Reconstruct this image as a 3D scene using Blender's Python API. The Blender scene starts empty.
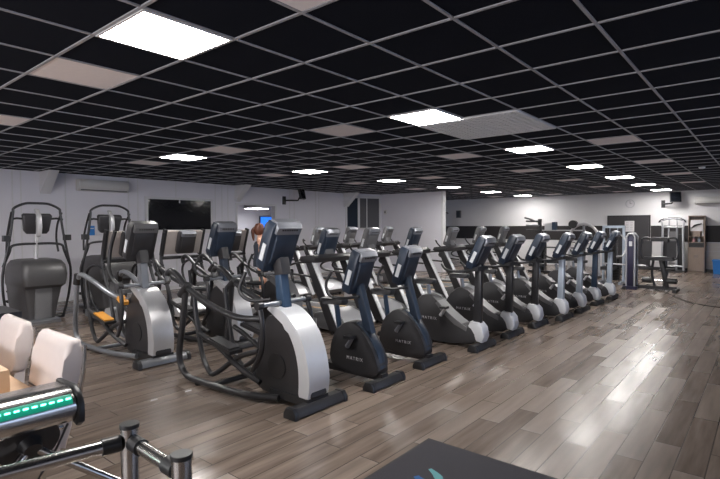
import bpy, bmesh, math, random
from mathutils import Vector, Matrix
random.seed(7)
S = bpy.context.scene
COL = S.collection
PI = math.pi
CAMZ = 1.66
# ---------------------------------------------------------------- camera
PITCH, ROLL, YAW, FPX = -0.0288486, -0.0038480, 0.6906391, 497.07
fw = Vector((math.cos(YAW)*math.cos(PITCH), math.sin(YAW)*math.cos(PITCH), math.sin(PITCH)))
rt = Vector((math.sin(YAW), -math.cos(YAW), 0)); up = rt.cross(fw)
r2 = rt*math.cos(ROLL)+up*math.sin(ROLL); u2 = -rt*math.sin(ROLL)+up*math.cos(ROLL)
cd = bpy.data.cameras.new('camera'); cam = bpy.data.objects.new('camera', cd); COL.objects.link(cam)
cd.sensor_width = 36; cd.lens = FPX*36/720; cd.clip_start = .05; cd.clip_end = 100
M = Matrix((r2, u2, -fw)).transposed().to_4x4(); M.translation = (0, 0, CAMZ)
cam.matrix_world = M
S.camera = cam
# ---------------------------------------------------------------- world, daylight, exposure
w = bpy.data.worlds.new('world'); S.world = w; w.use_nodes = True
bg = w.node_tree.nodes['Background']; bg.inputs[0].default_value = (.55, .70, 1, 1); bg.inputs[1].default_value = 1.0
S.view_settings.view_transform = 'Standard'; S.view_settings.look = 'None'
S.view_settings.exposure = 1.6; S.view_settings.gamma = 1
PANEL = 20.0          # ceiling light emission
def area(name, loc, rot, sx, sy, power, col):
    l = bpy.data.lights.new(name, 'AREA'); l.shape = 'RECTANGLE'; l.size = sx; l.size_y = sy; l.energy = power; l.color = col
    o = bpy.data.objects.new(name, l); COL.objects.link(o); o.location = loc; o.rotation_euler = rot
    return o
# added area lights at unseen windows: cool daylight from the right, warm fill behind
area('daylight_side', (7.5, -4.35, 1.75), (PI/2, 0, PI), 12, 1.1, 90, (.25, .52, 1)).data.spread = math.radians(100)
area('daylight_rear', (-3.85, 3.5, 1.7), (PI/2, 0, -PI/2), 8, 1.1, 80, (1, .92, .86))

# ---------------------------------------------------------------- materials
def mat(name, col, rough=.5, metal=0, emit=0, var=0.0, scale=20, bump=0.0, ecol=None, coat=0, trans=0):
    m = bpy.data.materials.new(name); m.use_nodes = True
    nt = m.node_tree; b = nt.nodes['Principled BSDF']
    b.inputs['Base Color'].default_value = (*col, 1); b.inputs['Roughness'].default_value = rough
    b.inputs['Metallic'].default_value = metal
    if coat: b.inputs['Coat Weight'].default_value = coat; b.inputs['Coat Roughness'].default_value = .15
    if trans: b.inputs['Transmission Weight'].default_value = trans
    if emit:
        b.inputs['Emission Color'].default_value = (*(ecol or col), 1); b.inputs['Emission Strength'].default_value = emit
    tc = nt.nodes.new('ShaderNodeTexCoord'); n = nt.nodes.new('ShaderNodeTexNoise')
    n.inputs['Scale'].default_value = scale; n.inputs['Detail'].default_value = 4
    nt.links.new(tc.outputs['Object'], n.inputs['Vector'])
    if var:
        mx = nt.nodes.new('ShaderNodeMix'); mx.data_type = 'RGBA'
        mx.inputs[6].default_value = (*[c*(1-var) for c in col], 1); mx.inputs[7].default_value = (*[min(1, c*(1+var)) for c in col], 1)
        nt.links.new(n.outputs['Fac'], mx.inputs[0]); nt.links.new(mx.outputs[2], b.inputs['Base Color'])
    mr = nt.nodes.new('ShaderNodeMapRange'); mr.inputs[3].default_value = max(.02, rough-.05); mr.inputs[4].default_value = min(1, rough+.05)
    nt.links.new(n.outputs['Fac'], mr.inputs[0]); nt.links.new(mr.outputs[0], b.inputs['Roughness'])
    if bump:
        bp = nt.nodes.new('ShaderNodeBump'); bp.inputs['Strength'].default_value = bump; bp.inputs['Distance'].default_value = .01
        nt.links.new(n.outputs['Fac'], bp.inputs['Height']); nt.links.new(bp.outputs[0], b.inputs['Normal'])
    return m
K = {}
K['black'] = mat('black_plastic', (.018, .018, .02), .38, var=.15)
K['dark'] = mat('charcoal_plastic', (.030, .029, .032), .42, var=.12)
K['grey'] = mat('grey_plastic', (.13, .13, .135), .42, var=.1)
K['console'] = mat('console_housing', (.020, .031, .052), .36, var=.08)
K['cap'] = mat('silver_cap', (.24, .25, .28), .3, .35, var=.06)
K['silver'] = mat('silver_paint', (.52, .52, .54), .34, .35, var=.05)
K['whitesilver'] = mat('pale_silver_paint', (.66, .67, .70), .32, .15, var=.04)
K['tube'] = mat('dark_tube_paint', (.030, .030, .033), .3, .2, var=.1)
K['tubegrey'] = mat('grey_tube_paint', (.24, .25, .27), .3, .5, var=.06)
K['post_silver'] = mat('silver_post', (.42, .48, .56), .35, .25, var=.05)
K['post_navy'] = mat('navy_post', (.03, .06, .11), .35, .1, var=.08)
K['chrome'] = mat('stainless_steel', (.56, .55, .54), .22, 1, var=.04, scale=60)
K['rubber'] = mat('rubber', (.014, .014, .015), .75, var=.2, bump=.1)
K['screen'] = mat('screen_glass', (.006, .007, .010), .08)
K['orange'] = mat('orange_pad', (.75, .33, .04), .5, var=.1)
K['tan'] = mat('tan_strip', (.46, .28, .12), .5, var=.1)
K['sticker'] = mat('pale_sticker', (.62, .64, .66), .5)
K['beige'] = mat('beige_panel', (.37, .33, .31), .5, var=.04)
K['letter'] = mat('lettering_grey', (.42, .42, .43), .5)
K['wall'] = mat('wall_paint', (.74, .73, .79), .7, var=.03, scale=3)
K['wallback'] = mat('wall_paint_back', (.70, .69, .70), .7, var=.03, scale=3)
K['board'] = mat('wall_boards', (.60, .53, .47), .65, var=.05)
K['band'] = mat('wall_black_band', (.020, .017, .018), .6, var=.1)
K['door'] = mat('door_dark', (.035, .033, .037), .5, var=.1)
K['frame'] = mat('white_frame', (.68, .68, .70), .45)
K['tileb'] = mat('ceiling_black_tile', (.006, .0078, .0145), .9, var=.25, scale=40)
K['tileb'].node_tree.nodes['Principled BSDF'].inputs['Specular IOR Level'].default_value = .12
K['tilew'] = mat('ceiling_grey_tile', (.85, .79, .79), .8, var=.05, scale=30)
K['grid'] = mat('ceiling_grid_metal', (.34, .34, .37), .5, .0)
K['lamp'] = mat('lamp_diffuser', (1, 1, 1), .5, emit=PANEL, ecol=(1, .965, .93))
K['lamphouse'] = mat('lamp_housing', (.7, .7, .7), .5)
K['led'] = mat('green_led', (.05, .8, .5), .4, emit=3.5, ecol=(.12, 1, .66))
K['ledstrip'] = mat('led_channel', (.01, .16, .12), .35, emit=.07, ecol=(.02, .8, .5))
K['blue'] = mat('blue_plastic', (.02, .20, .60), .4, var=.1)
K['bluescreen'] = mat('blue_screen', (.01, .1, .6), .3, emit=.5, ecol=(.02, .16, .9))
K['leather'] = mat('white_leather', (.56, .50, .48), .45, var=.05, scale=14, bump=.25)
K['skin'] = mat('skin', (.75, .44, .32), .5, var=.06)
K['hair'] = mat('brown_hair', (.13, .045, .025), .5, var=.3, scale=80)
K['cloth'] = mat('dark_cloth', (.03, .035, .05), .8, var=.2)
K['paper'] = mat('paper', (.68, .66, .68), .7, var=.04)
K['pink'] = mat('pink_plastic', (.65, .35, .36), .4)
K['purple'] = mat('purple_shroud', (.030, .028, .065), .35, var=.1)
K['mesh'] = mat('weight_plates', (.02, .02, .022), .35, .3)
K['glass'] = mat('dark_window_glass', (.008, .009, .012), .05, coat=.3, bump=.6, scale=2.5)
K['greyglass'] = mat('frosted_window_pane', (.10, .10, .11), .25)
K['navyglass'] = mat('navy_window_pane', (.02, .03, .05), .15)
K['greycream'] = mat('aircon_body', (.62, .61, .60), .4)
K['mat'] = mat('floor_mat_fabric', (.034, .032, .040), .9, var=.25, scale=300, bump=.3)
K['matedge'] = mat('floor_mat_rubber', (.018, .016, .016), .7)
K['cyan'] = mat('cyan_print', (.10, .30, .32), .8)
K['matblue'] = mat('blue_print', (.015, .09, .26), .8)
K['plinth'] = mat('machine_side', (.06, .058, .06), .4, var=.1)

def wood(name, c1, c2, sc=(3, 40, 3)):
    m = bpy.data.materials.new(name); m.use_nodes = True; nt = m.node_tree; b = nt.nodes['Principled BSDF']
    tc = nt.nodes.new('ShaderNodeTexCoord'); mp = nt.nodes.new('ShaderNodeMapping'); mp.inputs['Scale'].default_value = sc
    n = nt.nodes.new('ShaderNodeTexNoise'); n.inputs['Scale'].default_value = 1.5; n.inputs['Detail'].default_value = 6
    mx = nt.nodes.new('ShaderNodeMix'); mx.data_type = 'RGBA'; mx.inputs[6].default_value = (*c1, 1); mx.inputs[7].default_value = (*c2, 1)
    nt.links.new(tc.outputs['Object'], mp.inputs[0]); nt.links.new(mp.outputs[0], n.inputs['Vector'])
    nt.links.new(n.outputs['Fac'], mx.inputs[0]); nt.links.new(mx.outputs[2], b.inputs['Base Color']); b.inputs['Roughness'].default_value = .45
    return m
K['wood'] = wood('light_wood', (.52, .33, .19), (.66, .45, .28))
K['shelfwood'] = wood('shelf_wood', (.23, .17, .14), (.36, .28, .23), (40, 40, 3))

def floor_mat():
    m = bpy.data.materials.new('wood_look_floor_tiles'); m.use_nodes = True; nt = m.node_tree; b = nt.nodes['Principled BSDF']
    N = nt.nodes.new; L = nt.links.new
    tc = N('ShaderNodeTexCoord'); mp = N('ShaderNodeMapping'); mp.inputs['Location'].default_value = (-3.90+11.8, -.84+3.54, 0)
    L(tc.outputs['Object'], mp.inputs[0])
    br = N('ShaderNodeTexBrick'); br.offset = .636; br.offset_frequency = 2; br.squash = 1
    br.inputs['Scale'].default_value = 1; br.inputs['Brick Width'].default_value = 1.18; br.inputs['Row Height'].default_value = .177
    br.inputs['Mortar Size'].default_value = .0042; br.inputs['Mortar Smooth'].default_value = .1; br.inputs['Bias'].default_value = 0
    br.inputs['Color1'].default_value = (0, 0, 0, 1); br.inputs['Color2'].default_value = (1, 1, 1, 1); br.inputs['Mortar'].default_value = (.5, .5, .5, 1)
    L(mp.outputs[0], br.inputs['Vector'])
    # grain: stretched noise, shifted per plank
    sx = N('ShaderNodeSeparateColor'); L(br.outputs['Color'], sx.inputs[0])
    cx = N('ShaderNodeCombineXYZ')
    for k_, f_ in ((0, 23.0), (1, 41.0)):
        mm = N('ShaderNodeMath'); mm.operation = 'MULTIPLY'; mm.inputs[1].default_value = f_; L(sx.outputs[0], mm.inputs[0]); L(mm.outputs[0], cx.inputs[k_])
    sh = N('ShaderNodeVectorMath'); sh.operation = 'ADD'; L(cx.outputs[0], sh.inputs[0]); L(mp.outputs[0], sh.inputs[1])
    mp2 = N('ShaderNodeMapping'); mp2.inputs['Scale'].default_value = (1.3, 13, 1); L(sh.outputs[0], mp2.inputs[0])
    n = N('ShaderNodeTexNoise'); n.inputs['Scale'].default_value = 1; n.inputs['Detail'].default_value = 3; L(mp2.outputs[0], n.inputs['Vector'])
    mp3 = N('ShaderNodeMapping'); mp3.inputs['Scale'].default_value = (1.2, 4, 1); L(sh.outputs[0], mp3.inputs[0])
    n2 = N('ShaderNodeTexNoise'); n2.inputs['Scale'].default_value = 1.5; n2.inputs['Detail'].default_value = 3; L(mp3.outputs[0], n2.inputs['Vector'])
    # value = plank tone + grain + cloud
    v1 = N('ShaderNodeMath'); v1.operation = 'MULTIPLY_ADD'; v1.inputs[1].default_value = .24; L(sx.outputs[0], v1.inputs[0]); v1.inputs[2].default_value = -.42
    v2 = N('ShaderNodeMath'); v2.operation = 'MULTIPLY_ADD'; v2.inputs[1].default_value = 1.0; L(n.outputs['Fac'], v2.inputs[0]); L(v1.outputs[0], v2.inputs[2])
    v3 = N('ShaderNodeMath'); v3.operation = 'MULTIPLY_ADD'; v3.inputs[1].default_value = .35; L(n.outputs['Fac'], v3.inputs[0]); L(v2.outputs[0], v3.inputs[2])
    rp = N('ShaderNodeMix'); rp.data_type = 'RGBA'; rp.clamp_factor = True
    rp.inputs[6].default_value = (.105, .080, .065, 1); rp.inputs[7].default_value = (.33, .258, .212, 1); L(v3.outputs[0], rp.inputs[0])
    mx = N('ShaderNodeMix'); mx.data_type = 'RGBA'; mx.inputs[7].default_value = (.075, .060, .052, 1)
    L(br.outputs['Fac'], mx.inputs[0]); L(rp.outputs[2], mx.inputs[6]); L(mx.outputs[2], b.inputs['Base Color'])
    mr = N('ShaderNodeMapRange'); mr.inputs[1].default_value = .3; mr.inputs[2].default_value = .7; mr.inputs[3].default_value = .22; mr.inputs[4].default_value = .30
    L(sx.outputs[0], mr.inputs[0]); L(mr.outputs[0], b.inputs['Roughness'])
    iv = N('ShaderNodeMath'); iv.operation = 'MULTIPLY_ADD'; iv.inputs[1].default_value = -1.0; iv.inputs[2].default_value = 1.0; L(br.outputs['Fac'], iv.inputs[0])
    hh = N('ShaderNodeMath'); hh.operation = 'MULTIPLY_ADD'; hh.inputs[1].default_value = .0; L(n2.outputs['Fac'], hh.inputs[0]); L(iv.outputs[0], hh.inputs[2])
    bp = N('ShaderNodeBump'); bp.inputs['Strength'].default_value = .35; bp.inputs['Distance'].default_value = .004
    L(hh.outputs[0], bp.inputs['Height']); L(bp.outputs[0], b.inputs['Normal'])
    b.inputs['Specular IOR Level'].default_value = .34
    return m
K['floor'] = floor_mat()

# ---------------------------------------------------------------- mesh helpers
def cr(pts, n=5, closed=False):
    """Catmull-Rom smoothing of a list of points"""
    P = [Vector(p) for p in pts]; out = []
    N = len(P)
    rng = range(N) if closed else range(N-1)
    for i in rng:
        p0 = P[(i-1) % N] if closed or i > 0 else P[0]*2-P[1]
        p1 = P[i]; p2 = P[(i+1) % N]
        p3 = P[(i+2) % N] if closed or i+2 < N else P[-1]*2-P[-2]
        for k in range(n):
            t = k/n
            out.append(.5*((2*p1)+(p2-p0)*t+(2*p0-5*p1+4*p2-p3)*t*t+(3*p1-p0-3*p2+p3)*t**3))
    if not closed: out.append(P[-1])
    return out
class MB:
    def __init__(s): s.b = bmesh.new(); s.mi = 0
    def _fin(s, verts, faces, bevel=0, seg=2):
        for f in faces: f.material_index = s.mi
        if bevel:
            es = list({e for f in faces for e in f.edges if len(e.link_faces) == 2 and e.calc_face_angle(0) > .5})
            r = bmesh.ops.bevel(s.b, geom=es, offset=bevel, segments=seg, profile=.6, affect='EDGES', clamp_overlap=True)
            for f in r['faces']: f.material_index = s.mi
        return s
    def box(s, c, size, bevel=0, rot=None, seg=2, taper=None):
        """rot = Matrix 3x3 or (rx, ry, rz)"""
        if rot is not None and not isinstance(rot, Matrix):
            rot = Matrix.Rotation(rot[2], 3, 'Z') @ Matrix.Rotation(rot[1], 3, 'Y') @ Matrix.Rotation(rot[0], 3, 'X')
        vs = []
        for z in (-.5, .5):
            for x, y in ((-.5, -.5), (.5, -.5), (.5, .5), (-.5, .5)):
                tx = ty = 1
                if taper and z > 0: tx, ty = taper
                v = Vector((x*size[0]*tx, y*size[1]*ty, z*size[2]))
                if rot is not None: v = rot @ v
                vs.append(s.b.verts.new(v+Vector(c)))
        f = [s.b.faces.new([vs[i] for i in q]) for q in ((3, 2, 1, 0), (4, 5, 6, 7), (0, 1, 5, 4), (1, 2, 6, 5), (2, 3, 7, 6), (3, 0, 4, 7))]
        return s._fin(vs, f, bevel, seg)
    def b2(s, lo, hi, bevel=0):
        return s.box([(a+b)/2 for a, b in zip(lo, hi)], [b-a for a, b in zip(lo, hi)], bevel)
    def prof(s, pts, x0, x1, bevel=0, smooth=0, axis='X', seg=2):
        """profile of (y,z) points extruded in x (axis X) / (x,z) extruded in y (axis Y) / (x,y) extruded in z (axis Z)"""
        if smooth: pts = [(p.x, p.y) for p in cr([(a, b, 0) for a, b in pts], smooth, True)]
        def mk(a, b, t): return (t, a, b) if axis == 'X' else ((a, t, b) if axis == 'Y' else (a, b, t))
        A = [s.b.verts.new(mk(a, b, x0)) for a, b in pts]; B = [s.b.verts.new(mk(a, b, x1)) for a, b in pts]
        n = len(pts); f = [s.b.faces.new(A), s.b.faces.new(B[::-1])]
        caps = list(f)
        for i in range(n): f.append(s.b.faces.new((A[i], B[i], B[(i+1) % n], A[(i+1) % n])))
        for q in f: q.material_index = s.mi
        if bevel:
            es = list({e for q in caps for e in q.edges})
            r = bmesh.ops.bevel(s.b, geom=es, offset=bevel, segments=seg, profile=.5, affect='EDGES', clamp_overlap=True)
            for q in r['faces']: q.material_index = s.mi
        return s
    def tube(s, pts, r, smooth=0, seg=10, cap=True, closed=False):
        P = cr(pts, smooth, closed) if smooth else [Vector(p) for p in pts]
        n = len(P); rr = r if isinstance(r, (list, tuple)) else None
        rings = []; up_ = None
        for i in range(n):
            if closed: t = (P[(i+1) % n]-P[i-1]).normalized()
            else: t = ((P[min(i+1, n-1)]-P[i]).normalized()+(P[i]-P[max(i-1, 0)]).normalized()).normalized()
            if up_ is None:
                a = Vector((0, 0, 1)) if abs(t.z) < .9 else Vector((1, 0, 0)); up_ = (a-t*a.dot(t)).normalized()
            else:
                up_ = (up_-t*up_.dot(t)).normalized()
            sd = t.cross(up_)
            if rr is None: ra = r
            else:
                q = i/(n-1)*(len(rr)-1); k = min(int(q), len(rr)-2); ra = rr[k]+(rr[k+1]-rr[k])*(q-k)
            rings.append([s.b.verts.new(P[i]+(up_*math.cos(2*PI*j/seg)+sd*math.sin(2*PI*j/seg))*ra) for j in range(seg)])
        fs = []
        for i in range(n if closed else n-1):
            a, b = rings[i], rings[(i+1) % n]
            for j in range(seg): fs.append(s.b.faces.new((a[j], b[j], b[(j+1) % seg], a[(j+1) % seg])))
        if cap and not closed: fs.append(s.b.faces.new(rings[0])); fs.append(s.b.faces.new(rings[-1][::-1]))
        for f in fs: f.material_index = s.mi
        return s
    def cyl(s, p0, p1, r, seg=16, r2=None): return s.tube([p0, p1], [r, r if r2 is None else r2], seg=seg)
    def lathe(s, prof, c=(0, 0, 0), seg=20):
        rings = []
        for r, z in prof: rings.append([s.b.verts.new((c[0]+r*math.cos(2*PI*j/seg), c[1]+r*math.sin(2*PI*j/seg), c[2]+z)) for j in range(seg)])
        fs = []
        for a, b in zip(rings, rings[1:]):
            for j in range(seg): fs.append(s.b.faces.new((a[j], a[(j+1) % seg], b[(j+1) % seg], b[j])))
        fs.append(s.b.faces.new(rings[0][::-1])); fs.append(s.b.faces.new(rings[-1]))
        for f in fs: f.material_index = s.mi
        return s
    def loft(s, rings):
        R = [[s.b.verts.new(p) for p in r] for r in rings]; n = len(R[0]); fs = []
        for a, b in zip(R, R[1:]):
            for j in range(n): fs.append(s.b.faces.new((a[j], a[(j+1) % n], b[(j+1) % n], b[j])))
        fs.append(s.b.faces.new(R[0][::-1])); fs.append(s.b.faces.new(R[-1]))
        for f in fs: f.material_index = s.mi
        return s
    def m(s, i): s.mi = i; return s
    def build(s, name, mats, parent=None, ang=38):
        bmesh.ops.recalc_face_normals(s.b, faces=s.b.faces[:])
        me = bpy.data.meshes.new(name); s.b.to_mesh(me); s.b.free()
        if not isinstance(mats, (list, tuple)): mats = [mats]
        for q in mats: me.materials.append(K[q])
        me.polygons.foreach_set('use_smooth', [True]*len(me.polygons)); me.set_sharp_from_angle(angle=math.radians(ang))
        o = bpy.data.objects.new(name, me); COL.objects.link(o); o.parent = parent
        return o
def tag(o, label, cat=None, group=None):
    o['label'] = label
    if cat: o['category'] = cat
    if group: o['group'] = group
    return o
def thing(name, label, cat, loc=(0, 0, 0), rz=0, group=None):
    o = bpy.data.objects.new(name, None); COL.objects.link(o); o.empty_display_size = .1
    o.location = loc; o.rotation_euler = (0, 0, rz)
    return tag(o, label, cat, group)
KIDS = {}
def copy_tree(o, parent=None, depth=0):
    c = o.copy(); COL.objects.link(c); c.parent = parent
    if depth < 3:
        for ch in [q for q in list(bpy.data.objects) if q.parent == o]: copy_tree(ch, c, depth+1)
    return c
def struct(o):
    o['kind'] = 'structure'; return o
def sthing(name, loc, rz=0):
    o = bpy.data.objects.new(name, None); COL.objects.link(o); o.location = loc; o.rotation_euler = (0, 0, rz)
    return struct(o)
def text_mesh(txt, size, name, matk, parent, origin, xdir, ydir, depth=.002):
    cu = bpy.data.curves.new(name, 'FONT'); cu.body = txt; cu.size = size; cu.extrude = depth; cu.align_x = 'CENTER'; cu.align_y = 'CENTER'; cu.space_character = 1.35
    t = bpy.data.objects.new(name+'_curve', cu); COL.objects.link(t)
    dg = bpy.context.evaluated_depsgraph_get(); me = bpy.data.meshes.new_from_object(t.evaluated_get(dg))
    bpy.data.objects.remove(t); me.materials.clear(); me.materials.append(K[matk])
    X = Vector(xdir).normalized(); Y = Vector(ydir).normalized(); Z = X.cross(Y)
    T = Matrix((X, Y, Z)).transposed().to_4x4(); T.translation = origin
    me.transform(T); me.name = name
    o = bpy.data.objects.new(name, me); COL.objects.link(o); o.parent = parent
    return o

# ================================================================ SETTING
XB, YA, ZC = 20.8, 12.05, 2.83            # back wall, left wall, ceiling
XR, YR = -4.0, -4.5                       # wall behind the camera and right-hand wall
GX, GY, T = 2.529, .8015, .6              # ceiling grid origin and tile
o = struct(MB().b2((XR-.2, YR-.2, -.15), (XB+.2, 17, 0)).build('floor', 'floor'))
# ceiling: slab of black tiles with pale tiles let in
pale = [(-2, 5), (-2, 9), (-2, 1), (-2, 13), (-7, 1), (-7, 5)]+[(i, j) for i in (3, 8, 13, 18, 23, 28) for j in (1, 5, 9, 13)]
pale = [p for p in pale if p not in ((3, 1), (28, 1))]
lights = [(-2, 3), (3, 3), (8, 3), (13, 3), (18, 3), (23, 3), (28, 3), (3, 11), (8, 11), (13, 11), (18, 11), (23, 11), (28, 11)]
hidden_lights = [(-2, 11), (-7, 3), (-7, 11)]  # unseen lights added along the two rows to light the room
c = MB(); c.b2((XR-.2, YR-.2, ZC), (XB+.2, 17, ZC+.1)); c.m(1)
for i, j in pale: c.b2((GX+i*T+.012, GY+j*T+.012, ZC-.004), (GX+(i+1)*T-.012, GY+(j+1)*T-.012, ZC+.01))
struct(c.build('ceiling', ['tileb', 'tilew']))
g = MB(); x = GX-11*T
while x < XB: g.b2((x-.010, YR, ZC-.008), (x+.010, 17, ZC+.002)); x += T
y = GY-8*T
while y < 17: g.b2((XR, y-.010, ZC-.0075), (XB, y+.010, ZC+.002)); y += T
struct(g.build('trim_1', 'grid'))
# left wall with opening (window_2) and window_1 set on it
ox0, ox1, oz0, oz1 = 8.94, 10.36, 1.48, 2.27
m = MB(); t = .15
m.b2((XR, YA, 0), (ox0, YA+t, ZC)); m.b2((ox1, YA, 0), (13.6, YA+t, ZC)); m.b2((ox0, YA, 0), (ox1, YA+t, oz0)); m.b2((ox0, YA, oz1), (ox1, YA+t, ZC))
struct(m.build('wall_left', 'wall'))
m = MB()   # panel joints of the left wall
for x in (3.35, 3.5, 4.35, 5.75, 5.98, 7.0, 8.2, 8.42, 8.62, 11.0, 11.2, 12.2, 12.35):
    z1 = ZC
    m.b2((x-.012, YA-.008, .1), (x+.012, YA+.01, z1))
struct(m.build('trim_2', 'frame'))
m = MB(); m.prof([(13.6, 12.05), (15.2, 11.48), (15.2, 8.85), (15.35, 8.85), (15.35, 11.6), (13.6, 12.2)], 0, ZC, axis='Z')
struct(m.build('wall_partition', 'wall'))
struct(MB().b2((15.17, 8.80, 0), (15.38, 8.86, ZC)).build('trim_3', 'frame'))
struct(MB().b2((XB, YR-.2, 0), (XB+.2, 17, ZC)).build('wall_back', 'wallback'))
m = MB()
for a, b in ((4.86, 16.9), (1.1, 3.38), (YR, 1.1)): m.b2((XB-.02, a, 1.03), (XB+.01, b, 1.6))
struct(m.build('trim_4', 'band'))
m = MB()
for k in range(6): m.b2((XB-.012, YR, .12+k*.15), (XB+.01, 1.75, .12+k*.15+.142))
struct(m.build('trim_5', 'board'))
struct(MB().b2((XB-.018, YR, 0), (XB, 3.38, .1)).build('baseboard_back', 'black'))
struct(MB().b2((XR, YA-.018, 0), (13.5, YA, .09)).build('baseboard_left', 'frame'))
struct(MB().b2((13.6, 16.8, 0), (XB, 17, ZC)).build('wall_far_left', 'wall'))
# right-hand wall and the wall behind the camera, both out of view, window bands added for daylight
def wall_band(name, horiz, p, a0, a1, w0, w1, z0, z1, th):
    m = MB()
    def q(a, b, c0, c1):
        if horiz: m.b2((a, min(p, p+th), c0), (b, max(p, p+th), c1))
        else: m.b2((min(p, p+th), a, c0), (max(p, p+th), b, c1))
    q(a0, w0, 0, ZC); q(w1, a1, 0, ZC); q(w0, w1, 0, z0); q(w0, w1, z1, ZC)
    return struct(m.build(name, 'wall'))
wall_band('wall_right', True, YR, XR, XB, 1.5, 13.5, 1.2, 2.3, -.2)
wall_band('wall_rear', False, XR, YR, YA, -.5, 7.5, 1.15, 2.25, -.2)
# dark double door in the back wall
d = sthing('door_1', (XB, 4.12, 0))
MB().b2((-.05, -.73, 0), (0, .72, 1.99), .004).build('door_frame', 'black', d)
for sgn in (-1, 1):
    lf = MB().box((-.055, sgn*.345, .98), (.04, .68, 1.93), .006).build('door_leaf', 'door', d)
    MB().tube([(-.075, sgn*.06, 1.0), (-.11, sgn*.06, 1.0), (-.11, sgn*.17, 1.0)], .009, seg=8).build('door_handle', 'chrome', lf)
# window_1
wd = sthing('window_1', (0, 0, 0))
x0, x1, z0, z1 = 6.22, 8.03, 1.56, 2.34; y = YA-.03
m = MB()
for a, b in (((x0-.07, y-.02, z1), (x1+.07, YA, z1+.06)), ((x0-.07, y-.03, z0-.09), (x1+.07, YA, z0)), ((x0-.07, y-.02, z0), (x0, YA, z1)), ((x1, y-.02, z0), (x1+.07, YA, z1)), ((7.07, y-.015, z1-.08), (7.1, y+.01, z1))): m.b2(a, b, .004)
m.build('window_frame', 'frame', wd)
MB().b2((x0, y, z0), (x1, YA-.002, z1)).build('window_pane', 'glass', wd)
# window_2: opening into a small lit side room
wd = sthing('window_2', (0, 0, 0))
m = MB()
for a, b in (((ox0-.06, YA-.03, oz1), (ox1+.06, YA+.15, oz1+.05)), ((ox0-.06, YA-.03, oz0-.05), (ox1+.06, YA+.15, oz0)), ((ox0-.06, YA-.03, oz0), (ox0, YA+.15, oz1)), ((ox1, YA-.03, oz0), (ox1+.06, YA+.15, oz1))): m.b2(a, b, .004)
m.build('window_frame', 'frame', wd)
m = MB(); rx0, rx1, ry1 = 7.8, 12.8, 15.2
m.b2((rx0, ry1, 0), (rx1+.4, ry1+.1, ZC)); m.b2((rx0-.1, YA+t, 0), (rx0, ry1, ZC)); m.b2((rx1+.3, YA+t, 0), (rx1+.4, ry1, ZC))
struct(m.build('wall_side_room', 'wall'))
# diagonal window wall
wd = sthing('window_3', (13.6, 12.05, 0), math.atan2(-.57, 1.6))
m = MB()
for a, b in (((.1, -.05, 2.66), (1.62, .0, 2.74)), ((.1, -.05, 1.5), (1.62, 0, 1.56)), ((.1, -.05, 1.5), (.16, 0, 2.7)), ((.62, -.05, 1.5), (.70, 0, 2.7)), ((1.0, -.04, 1.5), (1.03, 0, 2.7)), ((1.56, -.05, 1.5), (1.62, 0, 2.7))): m.b2(a, b, .004)
m.build('window_frame', 'frame', wd)
MB().b2((.16, -.02, 1.56), (.62, -.001, 2.66)).build('window_pane', 'navyglass', wd)
MB().b2((.70, -.02, 1.56), (1.0, -.001, 2.66)).build('window_pane', 'greyglass', wd)
MB().b2((1.03, -.02, 1.56), (1.56, -.001, 2.66)).build('window_pane', 'greyglass', wd)
# roof beams poking through where the wall meets the ceiling
def brace(x, y, wdt=.22, ln=.62, dz=.5, n=''):
    m = MB(); m.prof([(y+.02, ZC-dz), (y-.02, ZC-dz-.02), (y-ln, ZC+.0), (y-ln+.2, ZC+.02), (y+.02, ZC+.02)], x-wdt/2, x+wdt/2, .006)
    return struct(m.build('trim_'+n, 'frame'))
brace(3.95, YA, .2, .55, .45, '6'); brace(8.95, YA, .2, .55, .45, '7'); brace(13.72, YA-.04, .2, .6, .5, '8')

# ================================================================ CEILING LIGHTS
rowname = {3: 'right-hand row', 11: 'left-hand row'}
order = ['nearest and largest', 'second nearest', 'third nearest', 'fourth nearest', 'fifth nearest', 'sixth nearest', 'farthest']
proto = None; cnt = {3: 0, 11: 1}
def light(i, j, label):
    global proto
    loc = (GX+(i+.5)*T, GY+(j+.5)*T, ZC)
    if proto is None:
        proto = thing('ceiling_light', label, 'ceiling light', loc, 0, 'square ceiling lights')
        m = MB()
        for a, b in (((-.29, -.29), (.29, -.275)), ((-.29, .275), (.29, .29)), ((-.29, -.275), (-.275, .275)), ((.275, -.275), (.29, .275))): m.b2((*a, -.014), (*b, .0))
        m.build('frame', 'lamphouse', proto)
        MB().b2((-.275, -.275, -.011), (.275, .275, -.002)).build('diffuser', 'lamp', proto)
        return proto
    o = copy_tree(proto); o.location = loc; o['label'] = label; return o
for i, j in lights:
    k = cnt[j]; cnt[j] += 1
    nm = order[k] if j == 3 else ['', 'nearest visible', 'second nearest', 'third nearest', 'fourth nearest', 'fifth nearest', 'farthest'][k]
    light(i, j, f'glowing square ceiling light, {nm} of the {rowname[j]}')
HL = ['glowing square ceiling light above the far left of the desk, outside the view', 'glowing square ceiling light behind the camera in the right-hand row', 'glowing square ceiling light behind the camera in the left-hand row']
for (i, j), lb in zip(hidden_lights, HL): light(i, j, lb)
# side room lamp
l = thing('ceiling_lamp', 'bright ceiling lamp inside the side room seen through the wall opening', 'ceiling light', (10.9, 13.6, 2.24))
MB().b2((-.3, -.3, 0), (.3, .3, .59), .01).build('housing', 'lamphouse', l)
K['roomlamp'] = mat('room_lamp', (1, 1, 1), emit=18)
MB().b2((-.28, -.28, -.01), (.28, .28, -.001)).build('diffuser', 'roomlamp', l)
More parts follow.
